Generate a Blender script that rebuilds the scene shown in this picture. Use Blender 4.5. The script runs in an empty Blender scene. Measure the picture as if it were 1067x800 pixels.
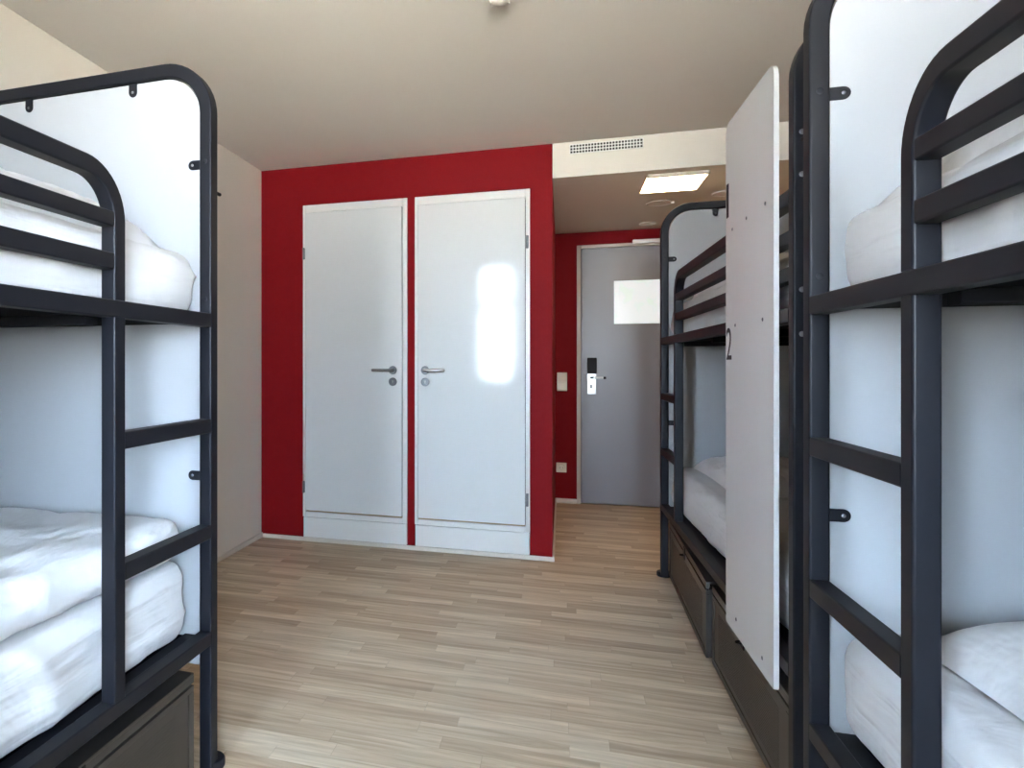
import bpy, bmesh, math, random
from mathutils import Vector, Matrix, noise

sc = bpy.context.scene
COL = sc.collection
R = math.radians

# ------------------------------------------------------------------ camera
cam_d = bpy.data.cameras.new('camera')
cam = bpy.data.objects.new('camera', cam_d)
COL.objects.link(cam)
cam.location = (0, 0, 1.16)
cam.rotation_euler = (R(90), 0, R(17.14))
cam_d.sensor_width = 36.0
cam_d.sensor_fit = 'HORIZONTAL'
cam_d.lens = 688.18 / 1067 * 36.0
cam_d.shift_x = (533.5 - 372.87) / 1067      # the photo is an off-centre crop
cam_d.shift_y = -(400 - 379.46) / 1067
cam_d.clip_start = 0.02
sc.camera = cam

# ------------------------------------------------------------------ light and exposure
sc.view_settings.view_transform = 'Standard'
sc.view_settings.look = 'None'
sc.view_settings.gamma = 1.0
sc.view_settings.use_curve_mapping = False
sc.view_settings.exposure = 0.0
try:
    sc.cycles.use_denoising = True
    sc.cycles.max_bounces = 12
    sc.cycles.diffuse_bounces = 8
except Exception:
    pass

SKY = 115.0                # daylight outside the windows
LED_POWER = 32.0          # hall lamp
world = bpy.data.worlds.new('daylight')
sc.world = world
world.use_nodes = True
wn, wl = world.node_tree.nodes, world.node_tree.links
wn.clear()
w_out = wn.new('ShaderNodeOutputWorld')
w_bg = wn.new('ShaderNodeBackground')
w_tc = wn.new('ShaderNodeTexCoord')
w_sep = wn.new('ShaderNodeSeparateXYZ')
w_map = wn.new('ShaderNodeMapRange')
w_map.inputs['From Min'].default_value = -0.25
w_map.inputs['From Max'].default_value = 0.25
w_ramp = wn.new('ShaderNodeValToRGB')
w_ramp.color_ramp.elements[0].position = 0.0
w_ramp.color_ramp.elements[0].color = (1.0, 0.93, 0.78, 1)
w_ramp.color_ramp.elements[1].position = 0.75
w_ramp.color_ramp.elements[1].color = (0.60, 0.78, 1.0, 1)
wl.new(w_tc.outputs['Generated'], w_sep.inputs[0])
wl.new(w_sep.outputs['Z'], w_map.inputs['Value'])
wl.new(w_map.outputs[0], w_ramp.inputs[0])
wl.new(w_ramp.outputs[0], w_bg.inputs['Color'])
w_bg.inputs['Strength'].default_value = SKY
wl.new(w_bg.outputs[0], w_out.inputs['Surface'])

# room measures (metres; camera stands at x=0, y=0)
XL, XR = -1.929, 1.50        # side walls
YB = -1.30                   # window wall behind the camera
YC = 4.054                   # red closet wall
YE = 5.796                   # entrance wall
XC = -0.051                  # free corner of the closet block
ZC = 2.459                   # ceiling
ZS = 2.255                   # lowered hall ceiling
WINDOWS = [(-1.11, -0.635, 0.95, 2.44), (0.16, 1.38, 0.98, 2.20)]  # right window is unseen, added and sized to light the left bed

for i, (x0, x1, z0, z1) in enumerate(WINDOWS):     # portals: guide the sky light through each opening
    ld = bpy.data.lights.new('daylight_portal', 'AREA')
    ld.shape = 'RECTANGLE'
    ld.size, ld.size_y = x1 - x0, z1 - z0
    ld.cycles.is_portal = True
    lo = bpy.data.objects.new('daylight_portal', ld)
    lo.location = ((x0 + x1) / 2, YB - 0.13, (z0 + z1) / 2)
    lo.rotation_euler = (R(90), 0, R(180))
    lo['kind'] = 'helper'
    COL.objects.link(lo)

# ------------------------------------------------------------------ helpers
def tag(o, label=None, cat=None, group=None, kind=None):
    if label: o['label'] = label
    if cat: o['category'] = cat
    if group: o['group'] = group
    if kind: o['kind'] = kind
    return o

def empty(name, loc=(0, 0, 0), rz=0.0):
    o = bpy.data.objects.new(name, None)
    o.empty_display_size = 0.1
    o.location = loc
    o.rotation_euler = (0, 0, rz)
    COL.objects.link(o)
    return o

def obj(name, bm, mat, parent=None, smooth=35):
    me = bpy.data.meshes.new(name)
    bmesh.ops.recalc_face_normals(bm, faces=bm.faces[:])
    bm.to_mesh(me)
    bm.free()
    if smooth:
        me.polygons.foreach_set('use_smooth', [True] * len(me.polygons))
        me.set_sharp_from_angle(angle=R(smooth))
    mats = mat if isinstance(mat, (list, tuple)) else [mat]
    for m in mats:
        me.materials.append(m)
    o = bpy.data.objects.new(name, me)
    COL.objects.link(o)
    if parent: o.parent = parent
    if smooth == 35:
        wnm = o.modifiers.new('weighted_normal', 'WEIGHTED_NORMAL')
        wnm.keep_sharp = True
    return o

def struct(name, bm, mat, parent=None, smooth=35):
    o = obj(name, bm, mat, parent, smooth)
    if parent is None: o['kind'] = 'structure'
    return o

def box(bm, x0, x1, y0, y1, z0, z1, bev=0.0, seg=2):
    m = Matrix.Translation(((x0 + x1) / 2, (y0 + y1) / 2, (z0 + z1) / 2)) @ Matrix.Diagonal((abs(x1 - x0), abs(y1 - y0), abs(z1 - z0), 1))
    r = bmesh.ops.create_cube(bm, size=1.0, matrix=m)
    if bev > 0:
        es = set()
        for v in r['verts']:
            es.update(v.link_edges)
        bmesh.ops.bevel(bm, geom=list(es), offset=bev, segments=seg, affect='EDGES', profile=0.5)
    return bm

def B(*a, **k):
    return box(bmesh.new(), *a, **k)

def cyl(bm, c, axis, r, h, seg=24, r2=None):
    """cylinder from c along axis for h"""
    q = Vector((0, 0, 1)).rotation_difference(Vector(axis)).to_matrix().to_4x4()
    m = Matrix.Translation(Vector(c)) @ q @ Matrix.Translation((0, 0, h / 2))
    bmesh.ops.create_cone(bm, cap_ends=True, segments=seg, radius1=r, radius2=r if r2 is None else r2, depth=h, matrix=m)
    return bm

def lathe(bm, c, axis, prof, seg=32):
    """prof: (radius, height) pairs along axis"""
    q = Vector((0, 0, 1)).rotation_difference(Vector(axis)).to_matrix()
    c = Vector(c)
    rings = []
    for r, h in prof:
        if r < 1e-6:
            rings.append([bm.verts.new(c + q @ Vector((0, 0, h)))])
        else:
            rings.append([bm.verts.new(c + q @ Vector((r * math.cos(2 * math.pi * k / seg), r * math.sin(2 * math.pi * k / seg), h))) for k in range(seg)])
    for a, b in zip(rings, rings[1:]):
        for k in range(seg):
            k2 = (k + 1) % seg
            if len(a) == 1 and len(b) == 1: continue
            if len(a) == 1: bm.faces.new((a[0], b[k], b[k2]))
            elif len(b) == 1: bm.faces.new((a[k], a[k2], b[0]))
            else: bm.faces.new((a[k], a[k2], b[k2], b[k]))
    return bm

def rprofile(w, h, r, seg=3):
    """rounded rectangle profile"""
    pts = []
    for cx, cy, a0 in ((w / 2 - r, h / 2 - r, 0), (-w / 2 + r, h / 2 - r, 90), (-w / 2 + r, -h / 2 + r, 180), (w / 2 - r, -h / 2 + r, 270)):
        for k in range(seg + 1):
            a = R(a0 + 90 * k / seg)
            pts.append((cx + r * math.cos(a), cy + r * math.sin(a)))
    return pts

def sweep(bm, path, binormal, prof):
    """sweep a profile (n, b) along a planar path; binormal is the plane's normal"""
    bn = Vector(binormal).normalized()
    P = [Vector(p) for p in path]
    rings = []
    for i, p in enumerate(P):
        if i == 0: t = P[1] - P[0]
        elif i == len(P) - 1: t = P[-1] - P[-2]
        else: t = (P[i] - P[i - 1]).normalized() + (P[i + 1] - P[i]).normalized()
        t.normalize()
        n = bn.cross(t).normalized()
        rings.append([bm.verts.new(p + n * a + bn * b) for a, b in prof])
    m = len(prof)
    for a, b in zip(rings, rings[1:]):
        for k in range(m):
            bm.faces.new((a[k], a[(k + 1) % m], b[(k + 1) % m], b[k]))
    bm.faces.new(rings[0])
    bm.faces.new(list(reversed(rings[-1])))
    return bm

def prism(bm, outline, axis_fn, t0, t1, bev=0.0):
    """extrude a 2-D outline; axis_fn(u, v, t) -> point"""
    lo = [bm.verts.new(axis_fn(u, v, t0)) for u, v in outline]
    hi = [bm.verts.new(axis_fn(u, v, t1)) for u, v in outline]
    n = len(outline)
    f = [bm.faces.new(lo), bm.faces.new(list(reversed(hi)))]
    for k in range(n):
        bm.faces.new((lo[k], lo[(k + 1) % n], hi[(k + 1) % n], hi[k]))
    if bev:
        es = set(f[0].edges[:] + f[1].edges[:])
        bmesh.ops.bevel(bm, geom=list(es), offset=bev, segments=2, affect='EDGES', profile=0.5)
    return bm

def rrect(u0, u1, v0, v1, radii, seg=8):
    """outline; radii for (u1v1, u0v1, u0v0, u1v0)"""
    out = []
    for (cu, cv, a0), r in zip(((u1, v1, 0), (u0, v1, 90), (u0, v0, 180), (u1, v0, 270)), radii):
        su = -1 if cu == u1 else 1
        sv = -1 if cv == v1 else 1
        if r <= 0:
            out.append((cu, cv)); continue
        for k in range(seg + 1):
            a = R(a0 + 90 * k / seg)
            out.append((cu + su * r + r * math.cos(a), cv + sv * r + r * math.sin(a)))
    return out

# ------------------------------------------------------------------ materials
def mat(name, color, rough=0.5, metal=0.0, spec=0.5, coat=0.0, bump=None, mottled=0.0, mscale=3.0):
    m = bpy.data.materials.new(name)
    m.use_nodes = True
    nt = m.node_tree
    b = nt.nodes['Principled BSDF']
    b.inputs['Base Color'].default_value = (*color, 1)
    b.inputs['Roughness'].default_value = rough
    b.inputs['Metallic'].default_value = metal
    b.inputs['Specular IOR Level'].default_value = spec
    b.inputs['Coat Weight'].default_value = coat
    b.inputs['Coat Roughness'].default_value = 0.08
    if bump or mottled:
        tc = nt.nodes.new('ShaderNodeTexCoord')
    if bump:
        sx, st, dist = bump
        n = nt.nodes.new('ShaderNodeTexNoise')
        n.inputs['Scale'].default_value = sx
        n.inputs['Detail'].default_value = 4
        nt.links.new(tc.outputs['Object'], n.inputs['Vector'])
        bp = nt.nodes.new('ShaderNodeBump')
        bp.inputs['Strength'].default_value = st
        bp.inputs['Distance'].default_value = dist
        nt.links.new(n.outputs['Fac'], bp.inputs['Height'])
        nt.links.new(bp.outputs[0], b.inputs['Normal'])
    if mottled:
        n2 = nt.nodes.new('ShaderNodeTexNoise')
        n2.inputs['Scale'].default_value = mscale
        n2.inputs['Detail'].default_value = 3
        nt.links.new(tc.outputs['Object'], n2.inputs['Vector'])
        mx = nt.nodes.new('ShaderNodeMix')
        mx.data_type = 'RGBA'
        mx.inputs['A'].default_value = (*[c * (1 - mottled) for c in color], 1)
        mx.inputs['B'].default_value = (*[min(1, c * (1 + mottled)) for c in color], 1)
        nt.links.new(n2.outputs['Fac'], mx.inputs['Factor'])
        nt.links.new(mx.outputs['Result'], b.inputs['Base Color'])
    return m

def emit_mat(name, color, strength):
    m = bpy.data.materials.new(name)
    m.use_nodes = True
    b = m.node_tree.nodes['Principled BSDF']
    b.inputs['Base Color'].default_value = (*color, 1)
    b.inputs['Emission Color'].default_value = (*color, 1)
    b.inputs['Emission Strength'].default_value = strength
    return m

M = {}
M['wall'] = mat('white_wall_paint', (0.72, 0.67, 0.585), 0.75, bump=(160, 0.08, 0.002), mottled=0.015)
M['ceil'] = mat('ceiling_paint', (0.91, 0.89, 0.84), 0.85, bump=(120, 0.06, 0.002), mottled=0.015)
M['red'] = mat('red_wall_paint', (0.165, 0.0045, 0.007), 0.6, spec=0.08, bump=(140, 0.08, 0.002), mottled=0.04)
M['door'] = mat('glossy_white_lacquer', (0.655, 0.66, 0.645), 0.085, coat=0.0, spec=0.35, bump=(3.0, 0.04, 0.004))
M['frame'] = mat('white_door_frame_lacquer', (0.70, 0.69, 0.66), 0.30)
M['grey'] = mat('grey_door_laminate', (0.195, 0.190, 0.200), 0.35, bump=(200, 0.05, 0.001))
M['greyframe'] = mat('beige_grey_door_frame', (0.50, 0.44, 0.38), 0.4)
M['steel'] = mat('brushed_steel', (0.40, 0.39, 0.365), 0.30, metal=1.0)
M['zinc'] = mat('dull_zinc', (0.21, 0.22, 0.23), 0.38, metal=1.0)
M['darkgap'] = mat('dark_shadow_gap', (0.03, 0.028, 0.026), 0.8)  # dark colour standing in for shade behind leaves and grille bars
M['brass'] = mat('wooden_threshold', (0.30, 0.21, 0.10), 0.5)
M['metal'] = mat('anthracite_powder_coat', (0.0075, 0.0084, 0.0120), 0.42, spec=0.22, bump=(600, 0.05, 0.0005))
M['boxmetal'] = mat('charcoal_sheet_steel', (0.026, 0.0225, 0.0205), 0.33, spec=0.85, bump=(500, 0.05, 0.0005))
M['base'] = mat('black_bunk_board', (0.006, 0.006, 0.007), 0.8, spec=0.1)
M['panel'] = mat('white_laminate', (0.425, 0.435, 0.45), 0.32)
M['gloss'] = mat('glossy_white_acrylic', (0.90, 0.89, 0.87), 0.20, coat=0.0, spec=0.35)
M['black'] = mat('black_plastic', (0.008, 0.008, 0.009), 0.55, spec=0.15)
M['ink'] = mat('dark_brown_vinyl', (0.020, 0.008, 0.010), 0.6, spec=0.15)
M['cream'] = mat('cream_plastic', (0.72, 0.65, 0.52), 0.4)
M['white'] = mat('white_plastic', (0.80, 0.79, 0.75), 0.4)
M['skirt'] = mat('pale_skirting', (0.62, 0.57, 0.49), 0.45, mottled=0.06, mscale=9)
M['led'] = emit_mat('lit_lamp_diffuser', (1.0, 0.77, 0.50), LED_POWER)

def glass_mat():
    m = bpy.data.materials.new('window_glass')
    m.use_nodes = True
    nt = m.node_tree
    nt.nodes.clear()
    o = nt.nodes.new('ShaderNodeOutputMaterial')
    t = nt.nodes.new('ShaderNodeBsdfTransparent')
    g = nt.nodes.new('ShaderNodeBsdfGlossy')
    g.inputs['Roughness'].default_value = 0.02
    f = nt.nodes.new('ShaderNodeFresnel')
    f.inputs['IOR'].default_value = 1.45
    mx = nt.nodes.new('ShaderNodeMixShader')
    nt.links.new(f.outputs[0], mx.inputs[0])
    nt.links.new(t.outputs[0], mx.inputs[1])
    nt.links.new(g.outputs[0], mx.inputs[2])
    nt.links.new(mx.outputs[0], o.inputs[0])
    return m
M['glass'] = glass_mat()

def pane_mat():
    """pane of the entrance door; its pale greenish glow is painted in as emission"""
    m = bpy.data.materials.new('painted_glow_pane')
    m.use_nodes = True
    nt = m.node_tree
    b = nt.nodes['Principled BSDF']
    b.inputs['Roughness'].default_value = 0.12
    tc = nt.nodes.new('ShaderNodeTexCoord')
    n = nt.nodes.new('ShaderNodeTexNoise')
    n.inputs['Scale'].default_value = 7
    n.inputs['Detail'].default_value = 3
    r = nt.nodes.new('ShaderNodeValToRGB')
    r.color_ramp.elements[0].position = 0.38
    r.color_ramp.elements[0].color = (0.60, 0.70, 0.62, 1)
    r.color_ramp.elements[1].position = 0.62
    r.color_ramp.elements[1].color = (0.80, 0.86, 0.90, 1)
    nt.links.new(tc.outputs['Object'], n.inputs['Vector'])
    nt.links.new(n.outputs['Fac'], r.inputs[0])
    nt.links.new(r.outputs[0], b.inputs['Emission Color'])  # painted glow, no light source stands behind the pane
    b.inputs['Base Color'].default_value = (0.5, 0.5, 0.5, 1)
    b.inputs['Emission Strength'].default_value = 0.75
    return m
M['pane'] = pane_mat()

def floor_mat():
    m = bpy.data.materials.new('pale_oak_laminate')
    m.use_nodes = True
    nt = m.node_tree
    N, L = nt.nodes, nt.links
    b = N['Principled BSDF']
    b.inputs['Roughness'].default_value = 0.38
    def math_(op, a, c=None, d=None):
        n = N.new('ShaderNodeMath'); n.operation = op
        for i, v in enumerate((a, c, d)):
            if v is None: continue
            if isinstance(v, (int, float)): n.inputs[i].default_value = v
            else: L.new(v, n.inputs[i])
        return n.outputs[0]
    tc = N.new('ShaderNodeTexCoord')
    sp = N.new('ShaderNodeSeparateXYZ')
    L.new(tc.outputs['Object'], sp.inputs[0])
    row_f = math_('DIVIDE', sp.outputs['Y'], 0.066)
    row = math_('FLOOR', row_f)
    wr = N.new('ShaderNodeTexWhiteNoise'); wr.noise_dimensions = '1D'
    L.new(row, wr.inputs['W'])
    off = math_('MULTIPLY', wr.outputs['Value'], 7.3)
    xs = math_('ADD', math_('DIVIDE', sp.outputs['X'], 0.46), off)
    idx = math_('FLOOR', xs)
    cv = N.new('ShaderNodeCombineXYZ')
    L.new(row, cv.inputs[0]); L.new(idx, cv.inputs[1])
    wn2 = N.new('ShaderNodeTexWhiteNoise'); wn2.noise_dimensions = '2D'
    L.new(cv.outputs[0], wn2.inputs['Vector'])
    # grain: stretched along X, shifted per strip
    sh = N.new('ShaderNodeVectorMath'); sh.operation = 'MULTIPLY'
    L.new(tc.outputs['Object'], sh.inputs[0]); sh.inputs[1].default_value = (2.2, 34, 1)
    sh2 = N.new('ShaderNodeVectorMath'); sh2.operation = 'ADD'
    sc2 = N.new('ShaderNodeVectorMath'); sc2.operation = 'SCALE'
    L.new(wn2.outputs['Color'], sc2.inputs[0]); sc2.inputs['Scale'].default_value = 40
    L.new(sh.outputs[0], sh2.inputs[0]); L.new(sc2.outputs[0], sh2.inputs[1])
    g = N.new('ShaderNodeTexNoise'); g.inputs['Scale'].default_value = 1.0; g.inputs['Detail'].default_value = 6
    g.inputs['Roughness'].default_value = 0.62; g.inputs['Distortion'].default_value = 0.7
    L.new(sh2.outputs[0], g.inputs['Vector'])
    r1 = N.new('ShaderNodeValToRGB')
    e = r1.color_ramp.elements
    e[0].position = 0.0; e[0].color = (0.47, 0.36, 0.25, 1)
    e[1].position = 1.0; e[1].color = (0.70, 0.60, 0.465, 1)
    em = e.new(0.45); em.color = (0.60, 0.49, 0.36, 1)
    L.new(wn2.outputs['Value'], r1.inputs[0])
    r2 = N.new('ShaderNodeValToRGB')
    r2.color_ramp.elements[0].position = 0.30; r2.color_ramp.elements[0].color = (0.62, 0.57, 0.50, 1)
    r2.color_ramp.elements[1].position = 0.66; r2.color_ramp.elements[1].color = (1.07, 1.07, 1.07, 1)
    L.new(g.outputs['Fac'], r2.inputs[0])
    mx = N.new('ShaderNodeMix'); mx.data_type = 'RGBA'; mx.blend_type = 'MULTIPLY'
    mx.inputs['Factor'].default_value = 1.0
    L.new(r1.outputs[0], mx.inputs['A']); L.new(r2.outputs[0], mx.inputs['B'])
    # joints: faint seam along every strip and end, darker every third row
    fy = math_('FRACT', row_f)
    fx = math_('FRACT', xs)
    j1 = math_('LESS_THAN', fy, 0.022)
    j2 = math_('LESS_THAN', fx, 0.005)
    jt = math_('MULTIPLY', math_('MAXIMUM', j1, j2), 0.22)
    kn = N.new('ShaderNodeTexVoronoi'); kn.inputs['Scale'].default_value = 1.0
    ks = N.new('ShaderNodeVectorMath'); ks.operation = 'MULTIPLY'; ks.inputs[1].default_value = (2.2, 7.5, 1)
    L.new(tc.outputs['Object'], ks.inputs[0]); L.new(ks.outputs[0], kn.inputs['Vector'])
    kr = N.new('ShaderNodeMapRange'); kr.inputs['From Min'].default_value = 0.03; kr.inputs['From Max'].default_value = 0.14
    kr.inputs['To Min'].default_value = 0.45; kr.inputs['To Max'].default_value = 0.0
    L.new(kn.outputs['Distance'], kr.inputs['Value'])
    kg = math_('MULTIPLY', kr.outputs[0], g.outputs['Fac'])
    km = N.new('ShaderNodeMix'); km.data_type = 'RGBA'
    km.inputs['B'].default_value = (0.24, 0.16, 0.10, 1)
    L.new(kg, km.inputs['Factor']); L.new(mx.outputs['Result'], km.inputs['A'])
    mx = km
    jm = N.new('ShaderNodeMix'); jm.data_type = 'RGBA'
    jm.inputs['B'].default_value = (0.16, 0.115, 0.075, 1)
    L.new(jt, jm.inputs['Factor'])
    L.new(mx.outputs['Result'], jm.inputs['A'])
    L.new(jm.outputs['Result'], b.inputs['Base Color'])
    bp = N.new('ShaderNodeBump'); bp.inputs['Strength'].default_value = 0.06; bp.inputs['Distance'].default_value = 0.002
    L.new(g.outputs['Fac'], bp.inputs['Height']); L.new(bp.outputs[0], b.inputs['Normal'])
    return m
M['floor'] = floor_mat()

def cloth_mat(name, color, stretch):
    m = bpy.data.materials.new(name)
    m.use_nodes = True
    nt = m.node_tree
    N, L = nt.nodes, nt.links
    b = N['Principled BSDF']
    b.inputs['Base Color'].default_value = (*color, 1)
    b.inputs['Roughness'].default_value = 0.9
    b.inputs['Specular IOR Level'].default_value = 0.2
    b.inputs['Sheen Weight'].default_value = 0.15
    tc = N.new('ShaderNodeTexCoord')
    n1 = N.new('ShaderNodeTexNoise'); n1.inputs['Scale'].default_value = 7.0; n1.inputs['Detail'].default_value = 3.0
    n1.inputs['Distortion'].default_value = 0.5; n1.inputs['Roughness'].default_value = 0.45
    L.new(tc.outputs['Object'], n1.inputs['Vector'])
    b1 = N.new('ShaderNodeBump'); b1.inputs['Strength'].default_value = 0.4; b1.inputs['Distance'].default_value = 0.04
    L.new(n1.outputs['Fac'], b1.inputs['Height'])
    mp = N.new('ShaderNodeMapping'); mp.inputs['Scale'].default_value = stretch; mp.inputs['Rotation'].default_value = (0.12, 0.10, 0.35)
    L.new(tc.outputs['Object'], mp.inputs[0])
    n3 = N.new('ShaderNodeTexNoise'); n3.inputs['Scale'].default_value = 1.0; n3.inputs['Detail'].default_value = 3.0
    n3.inputs['Distortion'].default_value = 0.35; n3.inputs['Roughness'].default_value = 0.55
    L.new(mp.outputs[0], n3.inputs['Vector'])
    b3 = N.new('ShaderNodeBump'); b3.inputs['Strength'].default_value = 0.42; b3.inputs['Distance'].default_value = 0.05
    L.new(n3.outputs['Fac'], b3.inputs['Height']); L.new(b1.outputs[0], b3.inputs['Normal'])
    b1 = b3
    n2 = N.new('ShaderNodeTexNoise'); n2.inputs['Scale'].default_value = 500; n2.inputs['Detail'].default_value = 1
    L.new(tc.outputs['Object'], n2.inputs['Vector'])
    b2 = N.new('ShaderNodeBump'); b2.inputs['Strength'].default_value = 0.08; b2.inputs['Distance'].default_value = 0.001
    L.new(n2.outputs['Fac'], b2.inputs['Height']); L.new(b1.outputs[0], b2.inputs['Normal'])
    L.new(b2.outputs[0], b.inputs['Normal'])
    return m
M['sheet'] = cloth_mat('white_cotton_sheet', (0.77, 0.755, 0.755), (5.0, 1.6, 16.0))
M['linen'] = cloth_mat('white_cotton_cover', (0.80, 0.785, 0.785), (13.0, 4.0, 6.0))

# ------------------------------------------------------------------ room shell
TH = 0.12
struct('floor', B(XL - TH, XR + TH, YB - TH, YE + TH, -0.10, 0.0), M['floor'], smooth=0)
struct('ceiling', B(XL - TH, XR + TH, YB - TH, YE + TH, ZC, ZC + 0.1), M['ceil'], smooth=0)
struct('ceiling_hall', B(XC + 0.0005, XR, YC, YE, ZS, ZC - 0.0005), M['wall'], smooth=0)
struct('wall_left', B(XL - TH, XL, YB - TH, YC, 0, ZC), M['wall'], smooth=0)
struct('wall_right', B(XR, XR + TH, YB - TH, YE + TH, 0, ZC), M['wall'], smooth=0)

# wall behind the camera with one inferred and one added window opening
wb = bmesh.new()
xs = [XL]
for x0, x1, z0, z1 in WINDOWS:
    box(wb, xs[-1], x0, YB - TH, YB, 0, ZC)
    box(wb, x0, x1, YB - TH, YB, 0, z0)
    box(wb, x0, x1, YB - TH, YB, z1, ZC)
    xs.append(x1)
box(wb, xs[-1], XR, YB - TH, YB, 0, ZC)
struct('wall_front', wb, M['wall'], smooth=0)
for i, (x0, x1, z0, z1) in enumerate(WINDOWS):
    w = empty('window_%d' % (i + 1), ((x0 + x1) / 2, YB - 0.06, z0))
    w['kind'] = 'structure'
    fr = bmesh.new()
    hw, hh = (x1 - x0) / 2, z1 - z0
    f = 0.045
    box(fr, -hw, -hw + f, -0.03, 0.03, 0, hh); box(fr, hw - f, hw, -0.03, 0.03, 0, hh)
    box(fr, -hw + f, hw - f, -0.03, 0.03, 0, f); box(fr, -hw + f, hw - f, -0.03, 0.03, hh - f, hh)
    box(fr, -hw + f, hw - f, -0.03, 0.03, 0.90, 1.02)
    if hw > 0.5: box(fr, -0.03, 0.03, -0.025, 0.025, f, 0.96)
    obj('window_frame', fr, M['frame'], w, smooth=0)
    obj('glass_pane', B(-hw + f, hw - f, -0.004, 0.004, f, hh - f), M['glass'], w, smooth=0)
    obj('window_sill', B(-hw, hw, 0.03, 0.14, -0.03, 0.0, bev=0.004), M['frame'], w)

# red closet block with two door recesses, red entrance wall
C1 = (-1.626, -0.924)
C2 = (-0.876, -0.179)
CB, CT = 0.022, 2.203
cb = bmesh.new()
RD = 0.10
box(cb, XL, C1[0], YC, YC + RD, 0, ZC)
box(cb, C1[1], C2[0], YC, YC + RD, 0, ZC)
box(cb, C2[1], XC, YC, YC + RD, 0, ZC)
for c in (C1, C2):
    box(cb, c[0], c[1], YC, YC + RD, CT, ZC)
    box(cb, c[0], c[1], YC, YC + RD, 0, CB)
box(cb, XL, XC, YC + RD, YE, 0, ZC)
struct('wall_closet', cb, M['red'], smooth=0)

D3 = (0.122, 1.045, 2.147)     # entrance door outer frame
eb = bmesh.new()
box(eb, XL, D3[0], YE, YE + TH, 0, ZC)
box(eb, D3[1], XR, YE, YE + TH, 0, ZC)
box(eb, D3[0], D3[1], YE, YE + TH, D3[2], ZC)
struct('wall_entrance', eb, M['red'], smooth=0)

# skirting
def skirt(name, x0, x1, y0, y1, h=0.026):
    struct(name, B(x0, x1, y0, y1, 0.0, h, bev=0.004), M['skirt'])
skirt('baseboard_closet', XL + 0.012, XC + 0.012, YC - 0.012, YC)
skirt('baseboard_left', XL, XL + 0.012, YB, YC, 0.032)
skirt('baseboard_corner', XC, XC + 0.012, YC, YE - 0.012, 0.034)
skirt('baseboard_entrance', XC, D3[0], YE - 0.012, YE, 0.038)
skirt('baseboard_right', XR - 0.012, XR, YB, YE, 0.034)

# ------------------------------------------------------------------ closet doors
def lever(parent, x, z, y, sgn, length=0.125, name='door_handle'):
    """rosette + curved lever pointing sgn along x; wall plane y, viewer at -y"""
    bm = lathe(bmesh.new(), (x, y, z), (0, -1, 0), [(0.0, 0), (0.026, 0), (0.026, 0.006), (0.023, 0.009), (0.012, 0.009), (0.012, 0.012)], 32)
    h = bmesh.new()
    pr = [(0.0108 * math.cos(2 * math.pi * k / 14), 0.0108 * math.sin(2 * math.pi * k / 14)) for k in range(14)]
    path = [(x, y - 0.008, z), (x, y - 0.030, z)]
    for k in range(1, 7):
        a = R(15 * k)
        path.append((x + sgn * 0.020 * (1 - math.cos(a)), y - 0.030 - 0.020 * math.sin(a), z))
    for k in range(1, 9):
        t = k / 8
        path.append((x + sgn * (0.020 + (length - 0.040) * t), y - 0.050 + 0.004 * t * t, z))
    for k in range(1, 5):
        a = R(18 * k)
        path.append((x + sgn * (length - 0.020 + 0.016 * math.sin(a)), y - 0.046 + 0.016 * (1 - math.cos(a)), z))
    sweep(h, path, (0, 0, 1), pr)
    ho = obj(name, h, M['steel'], parent)
    obj('handle_rosette', bm, M['zinc'], ho)
    return ho

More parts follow.
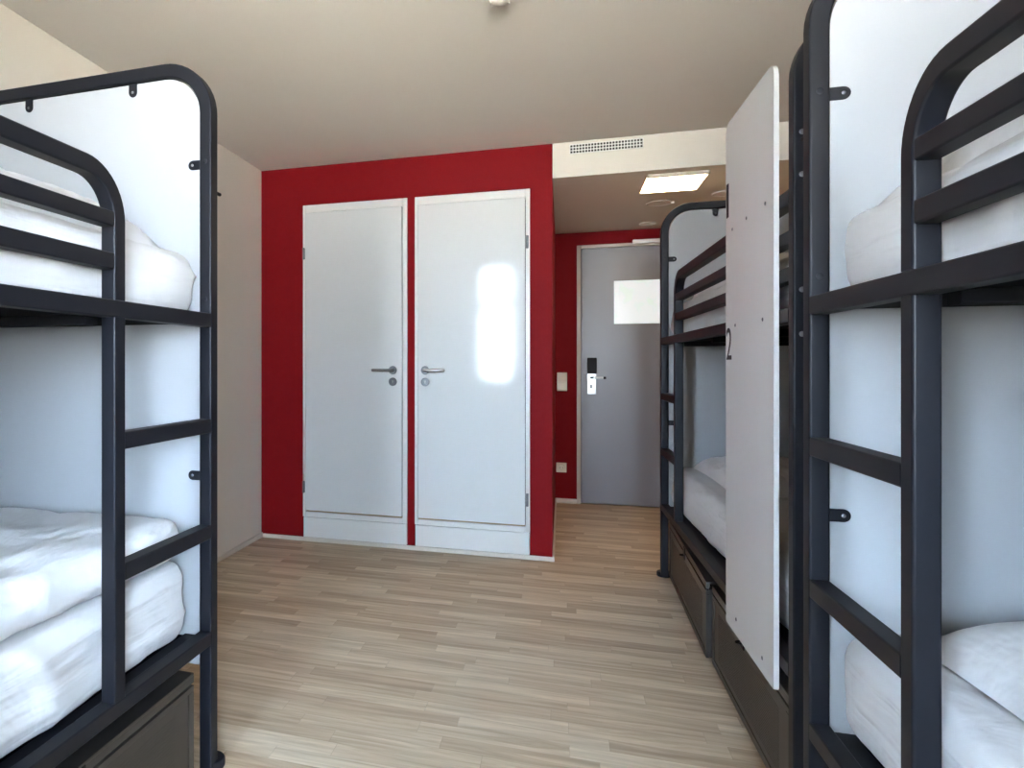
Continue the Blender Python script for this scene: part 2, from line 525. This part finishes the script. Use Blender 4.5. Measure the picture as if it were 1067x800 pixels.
def closet_door(n, c, leaf_x, hinge_x, hx, sgn):
    d = empty('door_%d' % n, ((c[0] + c[1]) / 2, YC, 0))
    d['kind'] = 'structure'
    ox = (c[0] + c[1]) / 2
    X = lambda v: v - ox
    lx0, lx1 = leaf_x
    lz0, lz1 = 0.205, 2.150
    fr = bmesh.new()
    y0, y1 = -0.010, 0.06
    box(fr, X(c[0]), X(lx0) + 0.006, y0, y1, 0.160, CT, bev=0.003)
    box(fr, X(lx1) + 0.003, X(c[1]), y0, y1, 0.160, CT, bev=0.003)
    box(fr, X(lx0) + 0.006, X(lx1) + 0.003, y0, y1, lz1 + 0.003, CT, bev=0.003)
    box(fr, X(lx0) + 0.006, X(lx1) + 0.003, y0, y1, 0.160, 0.193, bev=0.003)
    obj('door_frame', fr, M['frame'], d)
    obj('kick_board', B(X(c[0]) + 0.003, X(c[1]) - 0.003, -0.006, 0.06, 0.026, 0.157, bev=0.003), M['frame'], d)
    obj('threshold', B(X(lx0) + 0.008, X(lx1) + 0.001, 0.0, 0.06, 0.1935, 0.200), M['brass'], d)
    obj('backing', B(X(c[0]) + 0.01, X(c[1]) - 0.01, 0.062, 0.09, 0.03, CT - 0.01), M['darkgap'], d)
    # leaf, rebated over the frame on the hinge side
    ov = 0.004
    a0 = X(lx0) + 0.009 if sgn > 0 else X(lx0) + 0.009
    a1 = X(lx1)
    leaf = B(a0, a1, -0.016, 0.024, lz0, lz1, bev=0.002)
    for k in range(1, 28):                      # the leaf is very slightly bowed over its height
        zc = lz0 + 0.003 + (lz1 - lz0 - 0.006) * k / 28
        bmesh.ops.bisect_plane(leaf, geom=leaf.verts[:] + leaf.edges[:] + leaf.faces[:], plane_co=(0, 0, zc), plane_no=(0, 0, 1))
    for v_ in leaf.verts:
        v_.co.y -= 0.0030 * math.sin(math.pi * (v_.co.z - 1.62))
    lf = obj('door_leaf', leaf, M['door'], d)
    for z in (1.885, 0.356):
        hb = bmesh.new()
        cyl(hb, (X(hinge_x), -0.020, z - 0.038), (0, 0, 1), 0.0065, 0.036, 12)
        cyl(hb, (X(hinge_x), -0.020, z + 0.002), (0, 0, 1), 0.0065, 0.036, 12)
        box(hb, X(hinge_x) - 0.007, X(hinge_x) + 0.007, -0.020, -0.008, z - 0.036, z + 0.036)
        obj('hinge', hb, M['zinc'], d)
    lever(d, X(hx), 1.123, -0.016, sgn)
    k = lathe(bmesh.new(), (X(hx), -0.016, 1.050), (0, -1, 0), [(0.0, 0), (0.026, 0), (0.026, 0.006), (0.023, 0.009), (0.010, 0.009), (0.009, 0.006), (0.0, 0.006)], 32)
    ko = obj('key_rosette', k, M['zinc'], d)
    kb = bmesh.new()
    cyl(kb, (X(hx), -0.0216, 1.054), (0, -1, 0), 0.0045, 0.0015, 12)
    box(kb, X(hx) - 0.0025, X(hx) + 0.0025, -0.0231, -0.0216, 1.040, 1.053)
    obj('keyhole', kb, M['steel'], ko)
    return d
tag(closet_door(1, C1, (-1.612, -0.957), -1.618, -1.015, -1),
    'glossy white closet door on the left, its lever pointing left', 'closet door')
tag(closet_door(2, C2, (-0.862, -0.207), -0.194, -0.808, 1),
    'glossy white closet door on the right, its lever pointing right, window reflected in it', 'closet door')

# ------------------------------------------------------------------ entrance door
d3 = empty('door_3', (0.5835, YE, 0))
tag(d3, 'grey room entrance door at the end of the hall with a card lock', 'door', kind='structure')
X = lambda v: v - 0.5835
fr = bmesh.new()
box(fr, X(D3[0]), X(0.152), -0.012, 0.05, 0, D3[2], bev=0.003)
box(fr, X(1.015), X(D3[1]), -0.012, 0.05, 0, D3[2], bev=0.003)
box(fr, X(0.152), X(1.015), -0.012, 0.05, 2.122, D3[2], bev=0.003)
obj('door_frame', fr, M['greyframe'], d3)
obj('door_leaf', B(X(0.155), X(1.012), 0.0, 0.045, 0.008, 2.119, bev=0.002), M['grey'], d3)
obj('door_light_block', B(X(D3[0]), X(D3[1]), 0.051, 0.11, 0.0, D3[2]), M['greyframe'], d3, smooth=0)  # unseen slab added behind the leaf to stop daylight leaking round it
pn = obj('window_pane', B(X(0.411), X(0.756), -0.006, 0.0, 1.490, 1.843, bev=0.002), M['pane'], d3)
tag(pn, 'pale pane with painted glow')
dc = bmesh.new()
box(dc, X(0.55), X(0.95), -0.05, -0.012, 2.136, 2.166, bev=0.005)
obj('door_closer', dc, M['white'], d3)
obj('card_reader', B(X(0.204), X(0.277), -0.030, 0.0, 1.083, 1.215, bev=0.006), M['black'], d3)
pl = obj('lock_plate', B(X(0.204), X(0.273), -0.010, 0.0, 0.912, 1.080, bev=0.003), M['steel'], d3)
obj('keyhole', B(X(0.228), X(0.240), -0.0115, -0.010, 0.962, 0.990, bev=0.0005), M['black'], pl)
obj('thumb_slot', B(X(0.226), X(0.256), -0.0135, -0.010, 1.041, 1.058, bev=0.002), M['black'], pl)
hb = bmesh.new()
cyl(hb, (X(0.262), -0.010, 1.049), (0, -1, 0), 0.009, 0.04, 16)
cyl(hb, (X(0.255), -0.048, 1.049), (1, 0, 0), 0.0095, 0.072, 16)
ho = obj('door_handle', hb, M['steel'], d3)
tb = bmesh.new()
cyl(tb, (X(0.327), -0.048, 1.049), (1, 0, 0), 0.0096, 0.020, 16)
obj('handle_tip', tb, M['black'], ho)

# switch and socket
sw = empty('light_switch', (0.004, YE, 0.937))
tag(sw, 'cream double light switch on the red wall left of the grey door', 'light switch')
obj('switch_frame', B(-0.040, 0.040, -0.010, 0, 0, 0.154, bev=0.003), M['cream'], sw)
for z in (0.006, 0.080):
    obj('rocker', B(-0.033, 0.033, -0.014, -0.009, z + 0.001, z + 0.067, bev=0.002), M['cream'], sw)
so = empty('wall_socket', (-0.001, YE, 0.256))
tag(so, 'cream power socket low on the red wall left of the grey door', 'socket')
obj('socket_plate', B(-0.041, 0.041, -0.010, 0, 0, 0.080, bev=0.003), M['cream'], so)
obj('socket_well', lathe(bmesh.new(), (0, -0.0095, 0.040), (0, -1, 0), [(0.0, 0.001), (0.018, 0.001), (0.020, 0.004), (0.026, 0.004), (0.028, 0.0)], 28), M['cream'], so)
ph = bmesh.new()
for dx in (-0.0095, 0.0095):
    cyl(ph, (dx, -0.0104, 0.040), (0, -1, 0), 0.0032, 0.0008, 10)
obj('pin_holes', ph, M['black'], so)

# ------------------------------------------------------------------ hall ceiling fittings
lamp = empty('ceiling_lamp', (0.637, 4.335, ZS))
tag(lamp, 'lit rectangular lamp panel under the hall ceiling', 'ceiling lamp')
lb = bmesh.new()
box(lb, -0.165, 0.165, -0.20, -0.185, -0.022, 0.0, bev=0.003)
box(lb, -0.165, 0.165, 0.185, 0.20, -0.016, 0.0, bev=0.003)
box(lb, -0.165, -0.158, -0.185, 0.185, -0.010, 0.0)
box(lb, 0.158, 0.165, -0.185, 0.185, -0.010, 0.0)
obj('lamp_frame', lb, M['cream'], lamp)
obj('diffuser', B(-0.157, 0.157, -0.184, 0.184, -0.014, -0.002), M['led'], lamp)

def ceiling_disc(x, y, r, label, name='ceiling_cover', cat='ceiling cover'):
    e = empty(name, (x, y, ZS))
    tag(e, label, cat)
    obj('rim', lathe(bmesh.new(), (0, 0, 0), (0, 0, -1), [(r - 0.008, 0.0), (r - 0.008, 0.006), (r - 0.004, 0.009), (r, 0.006), (r, 0.0)], 40), M['white'], e)
    obj('cover_plate', lathe(bmesh.new(), (0, 0, 0), (0, 0, -1), [(0.0, 0.004), (r - 0.010, 0.004), (r - 0.009, 0.0)], 40), M['wall'], e)
    return e
e = ceiling_disc(0.630, 4.875, 0.082, 'large round ceiling cover just behind the lit lamp panel in the hall')
obj('catch', B(0.072, 0.094, -0.022, -0.004, -0.016, 0.0, bev=0.003), M['white'], e)
ceiling_disc(0.637, 5.555, 0.060, 'small round ceiling cover in front of the grey door')
ceiling_disc(1.000, 4.715, 0.080, 'round ceiling cover right of the lamp panel, above the far bunk bed')

# ventilation grille on the bulkhead
v = empty('vent_grille', (0.244, YC, 2.388))
tag(v, 'long white ventilation grille in the bulkhead above the hall', 'vent grille')
obj('duct_shade', B(-0.197, 0.197, -0.0015, 0.0, 0.0, 0.052), M['darkgap'], v, smooth=0)  # flat sheet, the duct's inner shade is painted dark on it
gb = bmesh.new()
for k in range(25):
    x = -0.197 + 0.394 * k / 24
    box(gb, x - 0.0025, x + 0.0025, -0.007, -0.0016, 0.0, 0.052)
for k in range(4):
    z = 0.052 * k / 3
    box(gb, -0.197, 0.197, -0.006, -0.0016, z - 0.0022, z + 0.0022)
obj('grille_bars', gb, M['white'], v, smooth=0)

# smoke detector
sd = empty('smoke_detector', (-0.203, 2.335, ZC))
tag(sd, 'round white smoke detector on the ceiling at the top of the view', 'smoke detector')
obj('detector_base', lathe(bmesh.new(), (0, 0, 0), (0, 0, -1), [(0.0, 0), (0.044, 0), (0.044, 0.012), (0.041, 0.016), (0.0, 0.016)], 40), M['white'], sd)
dh = lathe(bmesh.new(), (0, 0, -0.016), (0, 0, -1), [(0.033, 0.0), (0.035, 0.010), (0.033, 0.022), (0.025, 0.030), (0.010, 0.033), (0.0, 0.033)], 40)
for k in range(10):
    a = 2 * math.pi * k / 10
    m0 = Matrix.Translation((0.033 * math.cos(a), 0.033 * math.sin(a), -0.031)) @ Matrix.Rotation(a, 4, 'Z') @ Matrix.Diagonal((0.008, 0.004, 0.022, 1))
    bmesh.ops.create_cube(dh, size=1.0, matrix=m0)
obj('detector_head', dh, M['white'], sd)

# ------------------------------------------------------------------ bunk beds
LEN, WID, TW = 2.07, 0.92, 0.0385
ZU, ZL, TOP = 1.304, 0.403, 2.030
LAD = 0.414
PROF = rprofile(TW, TW, 0.005)

def bar(bm, p0, p1, w, h, r=0.004):
    """straight bar along x or y; w horizontal, h vertical"""
    p0, p1 = Vector(p0), Vector(p1)
    sweep(bm, [p0, p1], (0, 0, 1), rprofile(w, h, r))
    return bm

def make_bed(side):
    """local frame: post corner at origin; x = side*off into the bunk, y = -s along the bed"""
    root = empty('bunk_bed')
    P = lambda off, s, z: (side * off, -s, z)
    me = M['metal']
    RC = 0.155
    for s_end, face in ((TW / 2, 1), (LEN - TW / 2, -1)):
        c = TW / 2
        rr = RC - c
        path = [P(c, s_end, 0.012)]
        zt = TOP - c
        for k in range(13):
            a = R(180 - 90 * k / 12)
            path.append(P(c + rr + rr * math.cos(a), s_end, zt - rr + rr * math.sin(a)))
        for k in range(13):
            a = R(90 - 90 * k / 12)
            path.append(P(WID - c - rr + rr * math.cos(a), s_end, zt - rr + rr * math.sin(a)))
        path.append(P(WID - c, s_end, 0.012))
        fo = obj('end_frame', sweep(bmesh.new(), path, (0, 1, 0), PROF), me, root)
        # small bolt heads on the upright facing along the bed
        for z in (1.735, 1.345) if face == 1 else (1.63, 1.735, 1.345, 1.235):
            for f2 in ((-1,) if face == 1 else (-1, 1)):
                bb = bmesh.new()
                lathe(bb, (side * c, -(s_end + TW / 2 * (-f2)), z), (0, f2, 0), [(0.007, -0.001), (0.007, 0.0012), (0.005, 0.002), (0.0, 0.002)], 14)
                obj('bolt_head', bb, me if face == 1 else M['zinc'], fo)
        if face == 1:
            nb = cyl(bmesh.new(), (side * 0.009, -(s_end - TW / 2) - 0.001, 1.655), (0, 1, 0), 0.005, 0.028, 12)
            obj('bolt_end', nb, M['black'], fo)
        for off in (c, WID - c):
            ft = lathe(bmesh.new(), (side * off, -s_end + 0.022 * face, 0), (0, 0, 1), [(0, 0), (0.034, 0), (0.036, 0.004), (0.036, 0.020), (0.033, 0.025), (0, 0.025)], 28)
            obj('foot_pad', ft, me, root)
        # white end panel and its fixing tabs
        g = TW + 0.003
        pb = prism(bmesh.new(), rrect(g, WID - g, 0.30, TOP - g, (0.118, 0.118, 0.0, 0.0), 10),
                   lambda u, v_, t: P(u, t, v_), s_end - 0.010, s_end + 0.006)
        obj('end_panel', pb, M['panel'], root)
        ys = s_end + 0.006 if face == 1 else s_end - 0.0102
        yd = 0.004 * face
        tabs = [('t', 0.268), ('t', WID - 0.268)] + [('l', 1.730), ('l', 0.842), ('r', 1.730), ('r', 0.842)]
        for kind, val in tabs:
            hw_, ln = 0.0135, 0.041
            ol = [(-hw_, -0.004), (hw_, -0.004)] + [(hw_ * math.cos(R(a)), ln - hw_ + hw_ * math.sin(R(a))) for a in range(0, 181, 15)]
            if kind == 't': fn = lambda u, v_, t: P(val + u, t, TOP - TW - v_); cc = (val, TOP - TW - ln + hw_)
            elif kind == 'l': fn = lambda u, v_, t: P(TW + v_, t, val + u); cc = (TW + ln - hw_, val)
            else: fn = lambda u, v_, t: P(WID - TW - v_, t, val + u); cc = (WID - TW - ln + hw_, val)
            bo = obj('bracket', prism(bmesh.new(), ol, fn, ys, ys + yd, bev=0.0008), me, root)
            sb = lathe(bmesh.new(), P(cc[0], ys + yd, cc[1]), (0, -face, 0), [(0.0042, -0.0005), (0.0042, 0.001), (0.002, 0.0022), (0.0, 0.0022)], 12)
            obj('screw', sb, M['zinc'], bo)
    # long rails, both sides, both bunks
    s0, s1 = TW, LEN - TW
    for z in (ZU, ZL):
        hh = 0.039 if z == ZU else 0.037
        for off in (TW / 2, WID - TW / 2):
            obj('side_rail', bar(bmesh.new(), P(off, s0, z - hh / 2), P(off, s1, z - hh / 2), TW, hh), me, root)
        bb = bmesh.new()                      # inner ledges
        for a, b_ in ((TW, TW + 0.045), (WID - TW - 0.045, WID - TW)):
            box(bb, side * a, side * b_, -s1, -s0, z - 0.017, z - 0.0125)
        obj('rail_ledge', bb, me, root)
        obj('bunk_board', B(side * (TW + 0.010), side * (WID - TW - 0.010), -s1 + 0.002, -s0 - 0.002, z - 0.029, z - 0.0175), M['base'], root)
        for s in (0.48, 1.03, 1.58):
            obj('cross_bar', bar(bmesh.new(), P(TW, s, z - 0.046), P(WID - TW, s, z - 0.046), 0.035, 0.024), M['base'], root)
    # ladder
    lp = sweep(bmesh.new(), [P(TW / 2, LAD + TW / 2, ZL), P(TW / 2, LAD + TW / 2, ZU - 0.039)], (0, 1, 0), PROF)
    obj('ladder_post', lp, me, root)
    for z in (0.986, 0.6865):
        obj('ladder_rung', bar(bmesh.new(), P(TW / 2, TW, z), P(TW / 2, LAD, z), TW - 0.001, 0.0395), me, root)
    # guard rail: arched tube and two bars
    ro, c = 0.125, TW / 2
    zt = 1.605 - c
    r2 = ro - c
    path = [P(c, LAD + c, ZU)]
    for k in range(13):
        a = R(180 - 90 * k / 12)
        path.append(P(c, LAD + c + r2 + r2 * math.cos(a), zt - r2 + r2 * math.sin(a)))
    path.append(P(c, LEN - TW, zt))
    gr = obj('guard_rail', sweep(bmesh.new(), path, (1, 0, 0), PROF), me, root)
    for z, h in ((1.484, 0.034), (1.390, 0.037)):
        obj('guard_bar', bar(bmesh.new(), P(c, LAD + TW, z), P(c, LEN - TW, z), TW - 0.004, h), me, gr)
    return root

def copy_tree(o, parent=None):
    c = o.copy()
    COL.objects.link(c)
    c.parent = parent
    for ch in list(o.children):
        copy_tree(ch, c)
    return c

AR, AL = R(0.915), R(-0.602)
bed_r = make_bed(1)
bed_f = copy_tree(bed_r)
bed_l = make_bed(-1)
bed_r.location, bed_r.rotation_euler = (0.4995, 1.653, 0), (0, 0, AR)
bed_f.location, bed_f.rotation_euler = (0.516, 3.952, 0), (0, 0, AR)
bed_l.location, bed_l.rotation_euler = (-0.945, 1.698, 0), (0, 0, AL)
BG = 'anthracite bunk beds'
tag(bed_l, 'dark grey metal bunk bed against the left wall', 'bunk bed', BG)
tag(bed_r, 'dark grey metal bunk bed at the right edge, nearest to the viewer', 'bunk bed', BG)
tag(bed_f, 'dark grey metal bunk bed beside the hall, with the numbered white panel', 'bunk bed', BG)

# numbered white board bolted across the far bed's side
nb = prism(bmesh.new(), rrect(1.473, 1.966, 0.302, 1.957, (0.035, 0.035, 0.004, 0.004), 8),
           lambda u, v_, t: (t, -u, v_), -0.0005, -0.0130, bev=0.0015)
board = obj('number_board', nb, M['gloss'], bed_f)
tag(board, 'glossy white board with numbers 1 and 2')
def numeral(ch, s, z, w, h):
    cu = bpy.data.curves.new('numeral', 'FONT')
    cu.body = ch
    cu.size = 1.0
    cu.extrude = 0.004
    t = bpy.data.objects.new('numeral', cu)
    COL.objects.link(t)
    bpy.context.view_layer.update()
    me = bpy.data.meshes.new_from_object(t.evaluated_get(bpy.context.evaluated_depsgraph_get()))
    bpy.data.objects.remove(t)
    bpy.data.curves.remove(cu)
    us = [v_.co.x for v_ in me.vertices]; vs = [v_.co.y for v_ in me.vertices]
    u0, u1, v0, v1 = min(us), max(us), min(vs), max(vs)
    for v_ in me.vertices:
        u = (v_.co.x - u0) / (u1 - u0) * w
        vv = (v_.co.y - v0) / (v1 - v0) * h
        t_ = -0.0131 - (0.0008 if v_.co.z > 0 else 0.0)
        v_.co = (t_, -(s + u), z + vv)
    me.name = 'numeral'
    me.materials.clear()
    me.materials.append(M['ink'])
    o = bpy.data.objects.new('numeral', me)
    COL.objects.link(o)
    o.parent = board
    return o
tag(numeral('1', 1.484, 1.645, 0.026, 0.112), 'dark number 1')
tag(numeral('2', 1.483, 1.175, 0.062, 0.105), 'dark number 2')
for s, z in ((1.895, 1.600), (1.715, 1.598), (1.556, 1.596), (1.872, 1.284), (1.590, 1.284), (1.600, 0.352), (1.868, 0.344)):
    obj('board_screw', lathe(bmesh.new(), (-0.0131, -s, z), (-1, 0, 0), [(0.0055, 0.0), (0.0055, 0.001), (0.003, 0.0022), (0.0, 0.0022)], 12), M['zinc'], board)

# ------------------------------------------------------------------ under-bed storage boxes
def make_store(side, length):
    """origin: front far bottom corner; runs along -y, depth along side*x"""
    root = empty('storage_box')
    D, H = 0.78, 0.318
    P = lambda off, s, z: (side * off, -s, z)
    m = M['boxmetal']
    bx = lambda o0, o1, s0, s1, z0, z1, bev=0.0: B(side * o0, side * o1, -s1, -s0, z0, z1, bev=bev)
    obj('box_body', bx(0.012, D, 0.004, length - 0.004, 0.022, H - 0.030, 0.003), m, root)
    # lid with a folded front lip
    lb = bmesh.new()
    box(lb, side * 0.0, side * D, -length, 0, H - 0.010, H, bev=0.003)
    box(lb, side * 0.0, side * 0.014, -length, 0, H - 0.027, H - 0.008, bev=0.002)
    obj('box_lid', lb, m, root)
    # front plate: border frame with a ribbed field
    fb = bmesh.new()
    z0, z1 = 0.022, H - 0.034
    bw = 0.045
    box(fb, 0, side * 0.012, -length, 0, z1 - bw * 0.35, z1, bev=0.002)
    box(fb, 0, side * 0.012, -length, 0, z0, z0 + bw * 0.5, bev=0.002)
    box(fb, 0, side * 0.012, -bw * 0.55, 0, z0 + bw * 0.5, z1 - bw * 0.35, bev=0.002)
    box(fb, 0, side * 0.012, -length, -length + bw * 0.55, z0 + bw * 0.5, z1 - bw * 0.35, bev=0.002)
    obj('front_border', fb, m, root)
    pb = bmesh.new()
    box(pb, side * 0.003, side * 0.011, -length + bw * 0.6, -bw * 0.6, z0 + bw * 0.55, z1 - bw * 0.4)
    zz = z0 + 0.045
    while zz < z1 - 0.045:
        box(pb, side * 0.0022, side * 0.004, -length + 0.09, -0.09, zz, zz + 0.0035)
        zz += 0.0085
    obj('ribbed_front', pb, m, root, smooth=0)
    hb = bmesh.new()
    c = length / 2
    box(hb, -side * 0.004, 0, -c - 0.022, -c + 0.022, H - 0.060, H - 0.004, bev=0.002)
    ho = obj('hasp', hb, M['metal'], root)
    st = bmesh.new()
    pr = [(0.003 * math.cos(2 * math.pi * k / 8), 0.003 * math.sin(2 * math.pi * k / 8)) for k in range(8)]
    sweep(st, [P(-0.004 - 0.016 * math.sin(R(a)), c - 0.010 * math.cos(R(a)), H - 0.042) for a in range(0, 181, 20)], (0, 0, 1), pr)
    obj('staple', st, M['metal'], ho)
    for s in (0.08, length - 0.08):
        for off in (0.07, D - 0.07):
            cb_ = cyl(bmesh.new(), P(off, s + 0.009, 0.011), (0, 1, 0), 0.011, 0.018, 16)
            obj('roller', cb_, M['black'], root)
    return root

def place_local(o, base, rot, side, off, s, dz=0.0, drot=0.0):
    ex = Vector((math.sin(rot), -math.cos(rot), 0)); nx = Vector((math.cos(rot), math.sin(rot), 0)) * side
    p = Vector((base[0], base[1], 0)) + ex * s + nx * off
    o.location = (p.x, p.y, dz)
    o.rotation_euler = (0, 0, rot + drot)
SG = 'under-bed storage boxes'
BR_, BF_, BL_ = (0.4995, 1.653), (0.516, 3.952), (-0.945, 1.698)
st1 = make_store(1, 1.045)
place_local(st1, BF_, AR, 1, 0.036, 0.062, drot=R(-1.9))
tag(st1, 'charcoal steel storage box under the bed beside the hall, front jutting out', 'storage box', SG)
st2 = make_store(1, 0.875)
place_local(st2, BF_, AR, 1, 0.014, 1.150, drot=R(-0.7))
tag(st2, 'charcoal steel storage box under the numbered white board', 'storage box', SG)
st3 = make_store(-1, 0.90)
place_local(st3, BL_, AL, -1, 0.014, 0.104)
tag(st3, 'charcoal steel storage box with ribbed front under the left bunk bed', 'storage box', SG)

# ------------------------------------------------------------------ bedding
def fr(p, sc_, seed):
    return noise.fractal(Vector((p[0] * sc_ + seed, p[1] * sc_ - seed * 0.7, p[2] * sc_ + 3.1 * seed)), 0.9, 2.1, 4)

def soft_box(l, w, h, r, seed, amp=0.006, foldamp=0.006, cuts=(64, 34, 10), crown=0.0, top_lumps=0.0, flat_top=True):
    """rounded cushion: x 0..w, y 0..-l, z 0..h, softly creased"""
    bm = bmesh.new()
    nx, ny, nz = cuts[1], cuts[0], cuts[2]
    def graded(n, L, r_):
        t = []
        k = 5
        for i in range(k): t.append(r_ * (1 - math.cos(R(90 * i / k))) )
        for i in range(n + 1): t.append(r_ + (L - 2 * r_) * i / n)
        for i in range(k): t.append(L - r_ * (1 - math.sin(R(90 * (i + 1) / k - 0) - 0)) if False else L - r_ + r_ * math.sin(R(90 * (i + 1) / k)))
        return t
    gx, gy, gz = graded(nx, w, r), graded(ny, l, r), graded(nz, h, r)
    vd = {}
    def V(i, j, k):
        key = (i, j, k)
        if key in vd: return vd[key]
        p = Vector((gx[i], -gy[j], gz[k]))
        q = Vector((min(max(p.x, r), w - r), -min(max(-p.y, r), l - r), min(max(p.z, r), h - r)))
        d = p - q
        if d.length < 1e-9: d = Vector((0, 0, 1e-6))
        n = d.normalized()
        p = q + n * r
        # creases: fractal plus slanting pulls on the sides
        side_ = 1 - abs(n.z)
        a = amp * fr(p, 3.2, seed) + amp * 0.6 * fr(p, 8.0, seed + 5)
        ridge = 1 - abs(math.sin((p.x + p.y) * 7.5 + p.z * 9 + 2.6 * fr(p, 1.6, seed + 9)))
        a += foldamp * (ridge ** 3) * side_ * (0.35 + 0.65 * min(1, max(0, (fr(p, 1.3, seed + 2) + 0.4))))
        p = p + n * (a - 0.006 * abs(n.x))
        if n.z > 0.2:
            u = (p.x / w * 2 - 1); vv = (-p.y / l * 2 - 1)
            p.z += n.z * (crown * (1 - u * u) * (1 - vv ** 4) + top_lumps * fr((p.x, p.y, 0), 2.4, seed + 20))
        if n.z < -0.3: p.z = max(p.z, 0.0)
        p.y = min(p.y, 0.001)
        p.x = min(max(p.x, -0.004), w + 0.004)
        if flat_top and p.z > h - 0.004: p.z = h - 0.004 + 0.25 * (p.z - h + 0.004)
        vd[key] = bm.verts.new(p)
        return vd[key]
    I, J, K = len(gx) - 1, len(gy) - 1, len(gz) - 1
    for i in range(I):
        for j in range(J):
            for k, fl in ((0, 1), (K, 0)):
                q = [V(i, j, k), V(i + 1, j, k), V(i + 1, j + 1, k), V(i, j + 1, k)]
                bm.faces.new(q[::-1] if fl else q)
    for i in range(I):
        for k in range(K):
            for j in (0, J):
                bm.faces.new([V(i, j, k), V(i + 1, j, k), V(i + 1, j, k + 1), V(i, j, k + 1)])
    for j in range(J):
        for k in range(K):
            for i in (0, I):
                bm.faces.new([V(i, j, k), V(i, j + 1, k), V(i, j + 1, k + 1), V(i, j, k + 1)])
    return bm

def pillow_mesh(l, w, t, seed, n=46, fold=0.010):
    """pillow: x 0..w, y 0..-l, resting on z=0"""
    bm = bmesh.new()
    top, bot = {}, {}
    for i in range(n + 1):
        for j in range(n + 1):
            u, v_ = 2 * i / n - 1, 2 * j / n - 1
            e = (max(0.0, 1 - abs(u) ** 3.2) * max(0.0, 1 - abs(v_) ** 3.2)) ** 0.42
            pin = 1 - 0.05 * (1 - abs(v_) ** 2) * abs(u) ** 3
            pin2 = 1 - 0.05 * (1 - abs(u) ** 2) * abs(v_) ** 3
            x = w / 2 + w / 2 * u * pin
            y = -l / 2 - l / 2 * v_ * pin2
            p = (x, y, 0)
            m_ = max(abs(u), abs(v_))
            ridge = 1 - abs(math.sin(x * 19 + y * 9 + 2.8 * fr(p, 2.0, seed + 4)))
            rays = 1 - abs(math.sin(9 * math.atan2(v_, u) + 2 * fr(p, 3.0, seed + 8)))
            zt = t * e + e * (0.020 * fr(p, 3.0, seed) + fold * ridge ** 2 * (0.4 + 0.6 * abs(v_)) + 0.010 * rays ** 2 * m_ ** 2)
            edge = 0.002
            zt = edge + max(0.0, zt)
            zb = max(0.0, edge * (1 - e * 4))
            hang = 0.006 * max(0.0, (-u - 0.86) / 0.14) ** 1.3      # the aisle-side hem sinks onto the mattress edge
            zt -= hang; zb -= hang; edge -= hang
            if i in (0, n) or j in (0, n):
                vtx = bm.verts.new((x, y, edge))
                top[i, j] = bot[i, j] = vtx
            else:
                top[i, j] = bm.verts.new((x, y, zt))
                bot[i, j] = bm.verts.new((x, y, zb))
    for i in range(n):
        for j in range(n):
            for d in (top, bot):
                q = [d[i, j], d[i + 1, j], d[i + 1, j + 1], d[i, j + 1]]
                if len(set(q)) == 4:
                    bm.faces.new(q if d is top else q[::-1])
    return bm

def mirror_x(bm):
    for v_ in bm.verts: v_.co.x = -v_.co.x
    return bm

def bedding(name, bm, mat_, side, base, rot, off, s, z, label, cat, group, drot=0.0):
    if side < 0: mirror_x(bm)
    o = obj(name, bm, mat_, None, smooth=60)
    place_local(o, base, rot, side, off, s, z, drot)
    tag(o, label, cat, group)
    return o
MW, ML, MT = 0.79, 1.95, 0.222
BUNKS = [('left', -1, BL_, AL), ('near', 1, BR_, AR), ('hall', 1, BF_, AR)]
names = {'left': 'left bunk bed', 'near': 'nearest right bunk bed', 'hall': 'bunk bed beside the hall'}
zl, zu = ZL - 0.011, ZU - 0.011
for k, (key, sd_, base, rot) in enumerate(BUNKS):
    for lev, z in (('lower', zl), ('upper', zu)):
        th = MT if lev == 'lower' else 0.185
        bedding('mattress', soft_box(ML, MW, th, 0.055, 3 + 7 * k + (lev == 'upper') * 2.5, 0.007, 0.015 if key != 'near' else 0.010), M['sheet'], sd_, base, rot, 0.046, 0.060 if (key, lev) == ('left', 'lower') else 0.0275, z,
                'white sheeted mattress on the %s level of the %s' % (lev, names[key]), 'mattress', 'sheeted mattresses')
PG = 'white pillows'
# left bunk: lower level carries a thick duvet, upper level a pillow
bedding('duvet', soft_box(1.75, 0.80, 0.115, 0.055, 31, 0.012, 0.010, cuts=(70, 40, 6), crown=0.012, top_lumps=0.016, flat_top=False), M['linen'], -1, BL_, AL, 0.050, 0.075, zl + MT + 0.004,
        'puffy white duvet on the lower level of the left bunk bed', 'duvet', None)
bedding('pillow', pillow_mesh(0.80, 0.72, 0.125, 41), M['linen'], -1, BL_, AL, 0.118, 0.11, zu + 0.192,
        'white pillow on the upper level of the left bunk bed', 'pillow', PG)
bedding('pillow', pillow_mesh(0.78, 0.66, 0.125, 47), M['linen'], 1, BR_, AR, 0.150, 0.13, zl + MT + 0.008,
        'white pillow on the lower level of the nearest right bunk bed', 'pillow', PG)
bedding('pillow', pillow_mesh(0.80, 0.72, 0.120, 53), M['linen'], 1, BR_, AR, 0.116, 0.050, zu + 0.192,
        'white pillow on the upper level of the nearest right bunk bed', 'pillow', PG)
bedding('pillow', pillow_mesh(0.80, 0.68, 0.082, 59, fold=0.020), M['linen'], 1, BF_, AR, 0.140, 0.13, zl + MT + 0.008,
        'white pillow on the lower level of the bunk bed beside the hall', 'pillow', PG)
bedding('pillow', pillow_mesh(0.80, 0.72, 0.150, 61), M['linen'], 1, BF_, AR, 0.118, 0.16, zu + 0.192,
        'white pillow on the upper level of the bunk bed beside the hall', 'pillow', PG)
